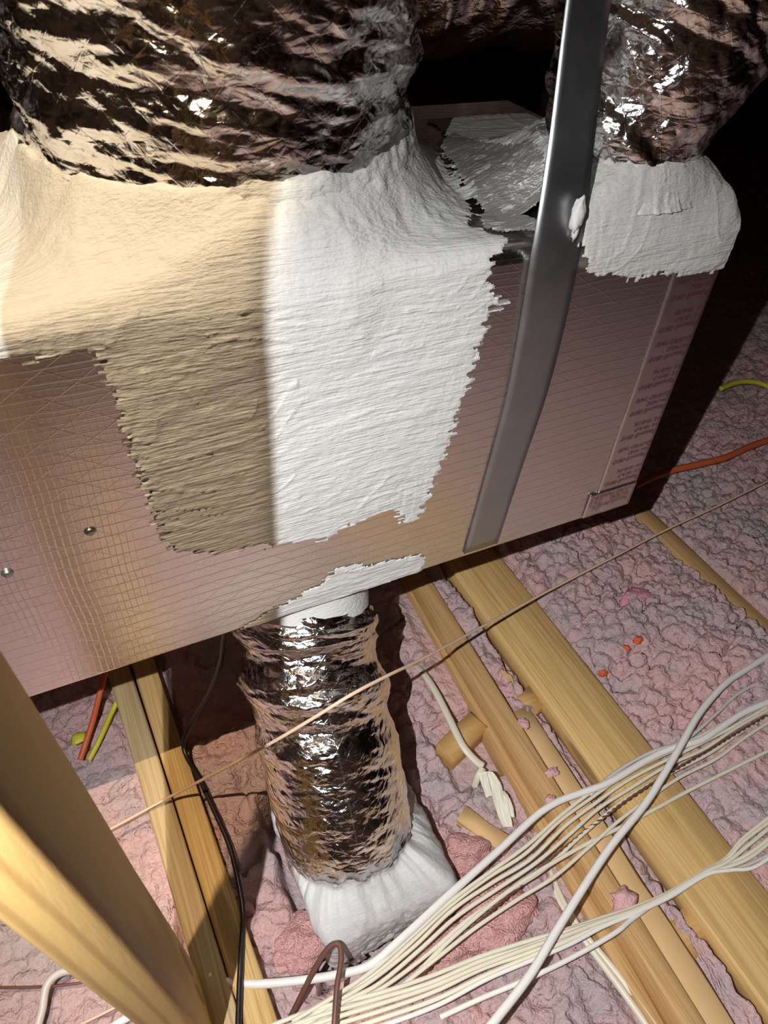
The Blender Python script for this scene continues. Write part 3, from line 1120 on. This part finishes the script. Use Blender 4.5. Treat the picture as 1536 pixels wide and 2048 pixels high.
# =====================================================================================
#  STRAP
# =====================================================================================
strap = thing('hanging_strap', (0.42, 0.497, 0.36), 'flat galvanised steel strap hanging in front of the right-hand duct', 'strap')
sp = [((0.3905, 0.4410), 0.4975, 0.3585), ((0.400, 0.4510), 0.4975, 0.480), ((0.4065, 0.4610), 0.4970, 0.600), ((0.4005, 0.4560), 0.4960, 0.742),
      ((0.410, 0.4580), 0.515, 0.830), ((0.420, 0.4640), 0.540, 0.920), ((0.432, 0.474), 0.565, 1.02), ((0.47, 0.512), 0.62, 1.30), ((0.52, 0.562), 0.70, 1.70), ((0.62, 0.662), 0.85, 2.199)]
pts0 = np.array([(a[0], y, z) for a, y, z in sp])
pts1 = np.array([(a[1], y, z) for a, y, z in sp])
ca_, cb_ = catmull(pts0, 8), catmull(pts1, 8)
nw = 7
rows = []
for i in range(len(ca_)):
    for j in range(nw):
        rows.append(ca_[i] + (cb_[i] - ca_[i]) * j / (nw - 1))
Vs = np.array(rows)
kk = len(Vs)
f = grid_faces(nw, len(ca_))
Vs2 = np.vstack([Vs, Vs + np.array([0.0003, 0.0014, 0])])
Fs = [tuple(q) for q in f] + [tuple(q[::-1] + kk) for q in f]
for i in range(len(ca_) - 1):
    a, b = i * nw, (i + 1) * nw
    Fs.append((a, b, b + kk, a + kk))
    a, b = i * nw + nw - 1, (i + 1) * nw + nw - 1
    Fs.append((b, a, a + kk, b + kk))
for j in range(nw - 1):
    Fs.append((j + 1, j, j + kk, j + 1 + kk))
obj('steel_strip', Vs2, Fs, M['strap'], strap, smooth=False)
pb = on_y(1156, 430, 0.494)
bl = blob('mastic_drip', pb, (0.0062, 0.005, 0.0155), M['mastic_plain'], strap, 3, 0.18, 3)
bl['label'] = 'white mastic blob stuck on the right edge'
pb2 = on_y(1150, 462, 0.4945)
blob('mastic_drip', pb2, (0.0028, 0.0026, 0.009), M['mastic_plain'], strap, 5, 0.25, 2)

# =====================================================================================
#  TIMBER
# =====================================================================================
LS = np.array([0.024, 0.075, -1.0])                           # lean of the stud, going down
y0s = 0.137
xr = -0.485 * y0s
wst, dst = 0.034, 0.089
cst = np.array([xr - wst / 2, y0s + dst / 2, 1.0])
st_top, st_bot = cst - LS * 1.595, cst + LS * 1.12
stud = beam('timber_stud', (st_bot, st_top), ((wst / 2, 0, 0), (0, dst / 2, 0)), M['wood_z'], None, n=16, bevel=0.003, seed=2, wobble=0.0004, origin=st_bot)
tag(stud, 'thick upright timber stud rising in the lower left corner, brightly lit on its narrow face', 'stud')


def joist(name, xa, xb, ya, yb, ztop, h, mat, label, slope=0.0, seed=0, group=None, cat='joist', n=18):
    xc = (xa + xb) / 2
    s_ = (xc + slope * ya, ya, ztop - h / 2)
    e_ = (xc + slope * yb, yb, ztop - h / 2)
    o = beam(name, (s_, e_), (((xb - xa) / 2, 0, 0), (0, 0, h / 2)), mat, None, n=n, seed=seed)
    return tag(o, label, cat, group)


joist('timber_joist', 0.566, 0.672, -1.48, 4.8, 0.0, 0.040, M['wood_y'], 'widest timber joist laid flat, right of the short duct, crossed by the white cables', seed=11)
joist('timber_joist', 0.436, 0.4575, -1.48, 4.8, -0.040, 0.055, M['wood_y2'], 'narrow darker joist edge nearest the short duct on its right', 0.062, seed=12)
joist('timber_joist', 0.459, 0.487, -1.48, 4.8, 0.0, 0.085, M['wood_y2'], 'brown joist with open grain nailed against the narrow dark one', 0.040, seed=13)
joist('timber_joist', -0.036, -0.002, -1.48, 4.8, 0.0, 0.09, M['wood_y3'], 'pale ribbed-grain joist beside the upright stud', -0.037, seed=14)
joist('timber_joist', -0.0005, 0.0345, -1.48, 4.8, 0.001, 0.09, M['wood_y'], 'orange-brown joist left of the short duct with the black cable along it', -0.033, seed=15)
joist('timber_joist', 1.010, 1.050, -1.48, 4.8, 0.0, 0.09, M['wood_y2'], 'half buried joist furthest right in the pink insulation', 0.0, seed=16)
joist('wood_batten', 0.478, 0.524, -0.6, 0.445, -0.008, 0.012, M['hardboard'], 'thin tan batten lying between the two right-hand joists', 0.036, seed=17, cat='batten')


def block(name, c, half, mat, label, seed, tilt=0.0, rotz=0.0):
    c = np.array(c, float)
    rz = Matrix.Rotation(rotz, 3, 'Z') @ Matrix.Rotation(tilt, 3, 'Y')
    ax = [np.array(rz @ Vector(v)) for v in ((1, 0, 0), (0, 1, 0), (0, 0, 1))]
    o = beam(name, (c - ax[2] * half[2], c + ax[2] * half[2]), (ax[0] * half[0], ax[1] * half[1]), mat, None, n=4, seed=seed)
    return tag(o, label, 'wood block')


block('wood_block', (0.424, 0.455, -0.085), (0.042, 0.019, 0.05), M['wood_x'], 'wood block tucked under the dark joist beside the torn paper', 21, 0.0, 0.35)
block('wood_block', (0.555, 0.455, -0.055), (0.020, 0.019, 0.040), M['wood_x'], 'small wood block against the wide joist near the yellow splinters', 22, 0.0, 0.3)
block('wood_block', (0.558, 0.080, -0.060), (0.032, 0.022, 0.040), M['wood_x'], 'wood block under the wide joist below the lower cable bundle', 23, 0.0, 0.25)
pw = on_z(968, 1662, -0.050)
block('wood_scrap', (pw[0], pw[1], -0.050), (0.013, 0.040, 0.008), M['hardboard'], 'tan wood scrap half buried in pink fill right of the boot', 24, 0.0, 0.5)
# splinters
sg = thing('wood_splinters', on_z(1012, 1352, -0.012), 'yellow wood splinters on the fill between the right-hand joists', 'wood splinters')
for q in range(5):
    a = on_z(1004 + q * 4, 1338 + 3 * q, -0.006 + 0.002 * q)
    b = on_z(1010 + q * 5, 1366 + 2 * q, -0.016)
    beam('splinter', (a, b), ((0.0016, 0, 0), (0, 0.0010, 0)), M['wood_y'], sg, n=2, bevel=0.0003, seed=30 + q, wobble=0.0002)

# =====================================================================================
#  CABLES
# =====================================================================================
def cable(name, pp, rad, mat, label, group=None, cat='cable', sides=8, per=9, flat=1.0):
    o = tube(name, px_path(pp), rad, mat, None, sides, per, flat)
    return tag(o, label, cat, group)


cable('white_cable', [(418, 1950, -0.004), (440, 1962, -0.006), (510, 1968, 0.0), (600, 1961, 0.004), (680, 1948, 0.008), (740, 1930, 0.016), (800, 1880, 0.022), (900, 1788, 0.022),
                      (1000, 1698, 0.020), (1060, 1642, 0.020), (1090, 1618, 0.022), (1130, 1597, 0.024), (1215, 1566, 0.024), (1290, 1522, 0.02),
                      (1340, 1498, 0.02), (1400, 1481, 0.022), (1440, 1456, 0.022), (1490, 1424, 0.024), (1560, 1395, 0.024)], 0.0052, M['white_pvc'],
      'thick white cable bending over the joists above the thin bundle')
cable('white_cable', [(1570, 1290, 0.03), (1500, 1334, 0.034), (1450, 1368, 0.038), (1400, 1425, 0.042), (1362, 1490, 0.046), (1330, 1545, 0.046), (1290, 1608, 0.044),
                      (1215, 1702, 0.044), (1120, 1850, 0.046), (1060, 1950, 0.05), (975, 2060, 0.056)], 0.0052, M['white_pvc'],
      'white cable crossing diagonally over both bundles down to the bottom edge')
# upper bundle
up = [(585, 2056, 0.012), (680, 1998, 0.012), (750, 1958, 0.012), (830, 1890, 0.013), (905, 1822, 0.014), (985, 1765, 0.014), (1060, 1716, 0.014), (1130, 1655, 0.014),
      (1190, 1605, 0.013), (1250, 1565, 0.012), (1320, 1525, 0.012), (1400, 1490, 0.013), (1470, 1450, 0.014), (1560, 1400, 0.016)]
offs = [(-9, -7), (0, 0), (8, 8), (18, 14), (30, 22), (-4, -12)]
for i, (ox, oy) in enumerate(offs):
    rg = np.random.default_rng(50 + i)
    pp = []
    for q, (u, v, z) in enumerate(up):
        t = q / (len(up) - 1)
        sp_ = 0.75 + 0.9 * math.sin(math.pi * t) * (0.6 + 0.2 * i)
        pp.append((u + ox * sp_ * 0.8 + rg.normal(0, 1.5), v + oy * sp_ * 0.9 + rg.normal(0, 1.5), z + 0.003 * (i % 3)))
    cable('thin_cable', pp, 0.0027, M['cream'], ['second', 'third', 'fourth', 'fifth', 'lowest', 'uppermost'][i] + ' thin cream cable of the upper loose bundle where it crosses the wide joist', 'thin cables of the upper bundle', sides=6)
cable('thin_cable', [(770, 1998, 0.012), (830, 1950, 0.014), (900, 1880, 0.015), (1000, 1795, 0.016), (1090, 1735, 0.016), (1180, 1684, 0.014), (1240, 1655, 0.010), (1310, 1618, 0.008), (1380, 1580, 0.008), (1460, 1540, 0.010), (1560, 1490, 0.012)],
      0.0030, M['cream'], 'single thin cream cable running between the two bundles', sides=6)
cable('thin_cable', [(1180, 1590, 0.018), (1230, 1545, 0.018), (1300, 1505, 0.018), (1370, 1480, 0.018), (1430, 1430, 0.02), (1480, 1385, 0.022), (1560, 1345, 0.024)], 0.0028, M['grey_pvc'],
      'thin greyish cable looping up beside the diagonal white cable at right', sides=6)
# lower bundle
lo_ = [(545, 2070, 0.016), (640, 2036, 0.016), (760, 2000, 0.017), (860, 1968, 0.018), (960, 1925, 0.020), (1050, 1895, 0.020), (1130, 1868, 0.018), (1200, 1842, 0.014),
       (1270, 1818, 0.010), (1340, 1787, 0.008), (1410, 1745, 0.010), (1452, 1722, 0.012), (1490, 1685, 0.016), (1560, 1632, 0.020)]
offs2 = [(-4, -10), (0, -3), (3, 5), (6, 12), (10, 22), (14, 30)]
for i, (ox, oy) in enumerate(offs2):
    rg = np.random.default_rng(80 + i)
    pp = []
    for q, (u, v, z) in enumerate(lo_):
        t = q / (len(lo_) - 1)
        sp_ = 1.7 - 1.5 * smooth01(0.0, 0.72, np.array(t)) + 1.4 * smooth01(0.80, 0.93, np.array(t)) * (1 if i % 2 else 0.7)
        pp.append((u + ox * float(sp_) + rg.normal(0, 1.2), v + oy * float(sp_) + rg.normal(0, 1.2), z + 0.003 * (i % 3)))
    cable('thin_cable', pp, 0.0028, M['cream'] if i < 5 else M['white_pvc'], ['uppermost', 'second', 'third', 'fourth', 'fifth', 'lowest'][i] + ' thin cable of the lower tight bundle at the bottom edge of the view', 'thin cables of the lower bundle', sides=6)
cable('thin_cable', [(880, 2035, 0.02), (960, 1998, 0.02), (1060, 1956, 0.021), (1150, 1912, 0.022), (1230, 1866, 0.022), (1262, 1840, 0.016), (1300, 1812, 0.010)], 0.0032, M['white_pvc'],
      'bright white thin cable just below the lower bundle', sides=6)
cable('thin_cable', [(1440, 1738, 0.012), (1480, 1735, 0.012), (1560, 1700, 0.014)], 0.0028, M['grey_pvc'], 'thin grey-white cable splitting off the lower bundle at the right edge', sides=6)
# twisted brown pair
base = [(790, 2000, 0.014), (840, 1950, 0.014), (910, 1885, 0.014), (1000, 1805, 0.014), (1100, 1720, 0.014), (1200, 1640, 0.014), (1300, 1570, 0.016), (1400, 1510, 0.018), (1470, 1468, 0.018), (1560, 1415, 0.02)]
cp = catmull(px_path(base), 40)
T_, N_, B__ = frames(cp)
tw = thing('twisted_wire', cp[len(cp) // 2], 'thin brown twisted wire running between the cream cables', 'wire')
ph = np.concatenate([[0], np.cumsum(np.linalg.norm(np.diff(cp, axis=0), axis=1))]) / 0.022 * 2 * np.pi
for k_ in (0, 1):
    a = ph + math.pi * k_
    path = cp + 0.0014 * (np.cos(a)[:, None] * N_ + np.sin(a)[:, None] * B__)
    V, F = tube_mesh(path, 0.0013, 5, 1)
    obj('strand', V, F, M['brown_pvc'], tw)
# flat cable beside the short duct, going down by the block
cable('flat_cable', [(832, 1332, -0.048), (848, 1348, -0.034), (872, 1385, -0.026), (900, 1440, -0.022), (925, 1490, -0.022), (950, 1520, -0.03), (966, 1532, -0.036)], 0.0062, M['cream'],
      'flat cream cable curving down to the block right of the short duct', per=9, flat=0.5)
cable('flat_cable', [(966, 1536, -0.034), (956, 1552, -0.040), (948, 1574, -0.062)], 0.0058, M['cream'], 'cream cable end bent down beside the torn paper', per=8, flat=0.55)
for q, dx in enumerate((0, 16)):
    cable('white_cable', [(1052 + dx * 0.2, 1622, -0.085), (1070 + dx * 0.3, 1668, -0.072), (1092 + dx * 0.3, 1735, -0.060), (1118 + dx * 0.4, 1800, -0.052), (1150 + dx * 0.5, 1855, -0.048), (1195 + dx * 0.8, 1915, -0.046),
                          (1240 + dx, 1975, -0.044), (1300 + dx, 2060, -0.044)], 0.0048, M['cream'],
          ['cream cable dropping under both bundles left of the brown joist', 'second cream cable alongside, nearer the brown joist'][q])
# left group
cable('white_cable', [(70, 2070, -0.03), (84, 2020, -0.026), (92, 1975, -0.022), (112, 1950, -0.02), (145, 1940, -0.02), (200, 1941, -0.022), (262, 1952, -0.03)], 0.0050, M['grey_pvc'],
      'grey-white cable making a bend on the insulation left of the stud')
cable('white_cable', [(426, 1950, -0.012), (455, 1965, -0.016), (490, 1998, -0.022), (520, 2030, -0.028), (545, 2070, -0.032)], 0.0048, M['white_pvc'],
      'white cable leaving the stud foot downward past the black cable')
cable('white_cable', [(200, 2070, -0.01), (250, 2038, -0.01), (300, 2012, -0.01), (345, 1994, -0.016)], 0.0048, M['white_pvc'], 'white cable end at the bottom edge under the stud')
cable('thin_wire', [(-20, 1976, -0.032), (60, 1975, -0.030), (130, 1970, -0.028), (215, 1958, -0.03)], 0.0016, M['brown_pvc'], 'thin brown wire on the insulation at the left edge', cat='wire', sides=6)
cable('thin_wire', [(140, 2060, -0.02), (200, 2030, -0.02), (265, 1998, -0.022)], 0.0018, M['twine'], 'thin tan wire crossing the insulation at the bottom left', cat='wire', sides=6)
cable('brown_wire', [(578, 2040, -0.030), (600, 1996, -0.006), (628, 1940, 0.02), (652, 1902, 0.036), (668, 1888, 0.042), (680, 1894, 0.044), (682, 1925, 0.044), (674, 1975, 0.044), (668, 2060, 0.04)], 0.0034, M['brown_pvc'],
      'dull brown wire bent into a tall loop in front of the boot', cat='wire')
cable('black_cable', [(452, 1230, 0.32), (447, 1275, 0.26), (440, 1325, 0.20), (420, 1380, 0.13), (392, 1430, 0.07), (368, 1478, 0.03), (372, 1510, 0.016), (396, 1552, 0.014), (430, 1625, 0.008), (458, 1690, 0.004), (476, 1760, 0.002), (486, 1825, 0.003), (484, 1880, 0.008), (480, 1950, 0.014), (476, 2060, 0.016)],
      0.0036, M['black_pvc'], 'black cable hanging from the box and trailing past the left joists')
cable('orange_cable', [(214, 1330, 0.05), (200, 1385, 0.03), (186, 1440, 0.0), (170, 1490, -0.02), (160, 1520, -0.028)], 0.0046, M['orange_pvc'], 'short orange cable dangling left of the pale joist')
cable('yellow_cable', [(238, 1395, -0.012), (222, 1428, -0.018), (208, 1460, -0.02), (194, 1490, -0.026), (178, 1520, -0.034)], 0.0042, M['yellow_pvc'], 'yellow cable end poking from the insulation beside the orange one')
blob('yellow_scrap', on_z(158, 1476, -0.02), (0.012, 0.010, 0.004), M['yellow_pvc'], None, 44, 0.25)
tag(bpy.data.objects['yellow_scrap'], 'yellow plastic scrap behind the orange cable', 'scrap')
cable('orange_cable', [(1270, 972, 0.020), (1330, 945, 0.022), (1400, 928, 0.024), (1450, 915, 0.026), (1500, 893, 0.028), (1570, 868, 0.03)], 0.0075, M['orange_pvc'], 'orange cable lying on the insulation at the right edge')
cable('yellow_cable', [(1440, 778, 0.03), (1470, 766, 0.034), (1500, 763, 0.036), (1530, 770, 0.034), (1570, 792, 0.03)], 0.0066, M['yellow_pvc'], 'yellow cable arching out of the insulation at the far right')
# twine stretched over the short duct
tp_ = [(150, 1694, 0.002), (236, 1650, 0.004), (300, 1615, 0.012), (350, 1588, 0.03), (400, 1562, 0.075), (480, 1520, 0.16), (560, 1476, 0.228), (640, 1428, 0.275), (700, 1391, 0.292), (770, 1354, 0.270), (840, 1320, 0.215),
       (920, 1277, 0.150), (1000, 1234, 0.095), (1100, 1180, 0.058), (1220, 1118, 0.040), (1340, 1056, 0.030), (1440, 1010, 0.030), (1560, 950, 0.034)]
tag(tube('twine', px_path(tp_), 0.0021, M['twine'], None, 7, 8), 'tan twine stretched across in front of the short duct', 'twine')

# =====================================================================================
#  SCRAPS
# =====================================================================================
# torn cream paper
pp_ = thing('torn_paper', on_z(995, 1610, -0.05), 'torn crumpled cream paper wrap hanging beside the dark joist', 'paper scrap')
for q, (poly_a, poly_b) in enumerate([([(962, 1540), (980, 1575), (992, 1620), (1006, 1655)], [(985, 1545), (1002, 1572), (1014, 1615), (1024, 1655)]),
                                      ([(958, 1545), (962, 1570), (970, 1596)], [(974, 1545), (978, 1572), (984, 1592)]),
                                      ([(1000, 1582), (1008, 1600), (1016, 1632)], [(1012, 1586), (1022, 1604), (1028, 1636)])]):
    A = catmull([on_z(u, v, -0.022 - 0.010 * i) for i, (u, v) in enumerate(poly_a)], 6)
    B2 = catmull([on_z(u, v, -0.018 - 0.010 * i) for i, (u, v) in enumerate(poly_b)], 6)
    nr = 9
    rows = []
    for i in range(len(A)):
        for j in range(nr):
            p = A[i] + (B2[i] - A[i]) * j / (nr - 1)
            hh = 0.010 * (vnoise(np.array(j * 0.55 + q), np.array(i * 0.35), 60 + q, linear=True) - 0.3)
            rows.append(p + np.array([0, -0.2 * hh, hh]))
    obj('paper_strip', rows, grid_faces(nr, len(A)), M['paper'], pp_, smooth=False)


def fluff(name, u, v, z, size, mat, label, seed, cat='fluff'):
    p = on_z(u, v, z)
    return tag(blob(name, (p[0], p[1], p[2]), size, mat, None, seed, 0.22, 3), label, cat)


def gz(u, v):
    p = on_z(u, v, 0.0)
    return ground(p[0], p[1])


fluff('fluff_tuft', 1276, 1280, gz(1276, 1280) + 0.004, (0.010, 0.007, 0.006), M['orange_fluff'], 'larger orange-red tuft on the insulation right of the wide joist', 1)
fluff('fluff_tuft', 1254, 1296, gz(1254, 1296) + 0.003, (0.005, 0.006, 0.004), M['orange_fluff'], 'smallest orange-red tuft just left of the larger one', 2)
fluff('fluff_tuft', 1206, 1346, gz(1206, 1346) + 0.003, (0.008, 0.006, 0.006), M['orange_fluff'], 'orange-red tuft at the edge of the wide joist', 3)
fluff('fluff_tuft', 1268, 1196, gz(1268, 1196) + 0.004, (0.036, 0.020, 0.010), M['hot_pink'], 'bright pink tuft on the dusty insulation below the twine', 4)
fluff('fluff_tuft', 1104, 1545, 0.000, (0.011, 0.007, 0.005), M['pink_fluff'], 'pink tuft lying on the thin batten', 5)
fluff('fluff_tuft', 1046, 1447, 0.000, (0.009, 0.010, 0.006), M['pink_fluff'], 'pink tuft at the upper end of the thin batten', 6)
fluff('fluff_tuft', 1102, 1601, 0.004, (0.009, 0.008, 0.005), M['pink_fluff'], 'pink tuft on the brown joist just above the thick cable', 7)
fluff('fluff_tuft', 1248, 1800, 0.002, (0.018, 0.016, 0.012), M['pink_fluff'], 'pink clump caught on the brown joist above the lower bundle', 8)
# unopened pieces of batt
for q, (u, v, sx, sy, sz, lab) in enumerate([(930, 1712, 0.040, 0.032, 0.026, 'smooth pink batt lump against the right corner of the boot'),
                                             (985, 1835, 0.060, 0.050, 0.026, 'wide smooth pink batt lump under the cables right of the boot'),
                                             (880, 1900, 0.055, 0.030, 0.020, 'smooth pink batt lump along the front edge of the boot'),
                                             (600, 1890, 0.040, 0.035, 0.022, 'smooth pink batt lump left of the brown wire loop')]):
    p = on_z(u, v, -0.05)
    tag(blob('batt_lump', (p[0], p[1], -0.052), (sx, sy, sz), M['batt'], None, 90 + q, 0.16, 5), lab, 'insulation')
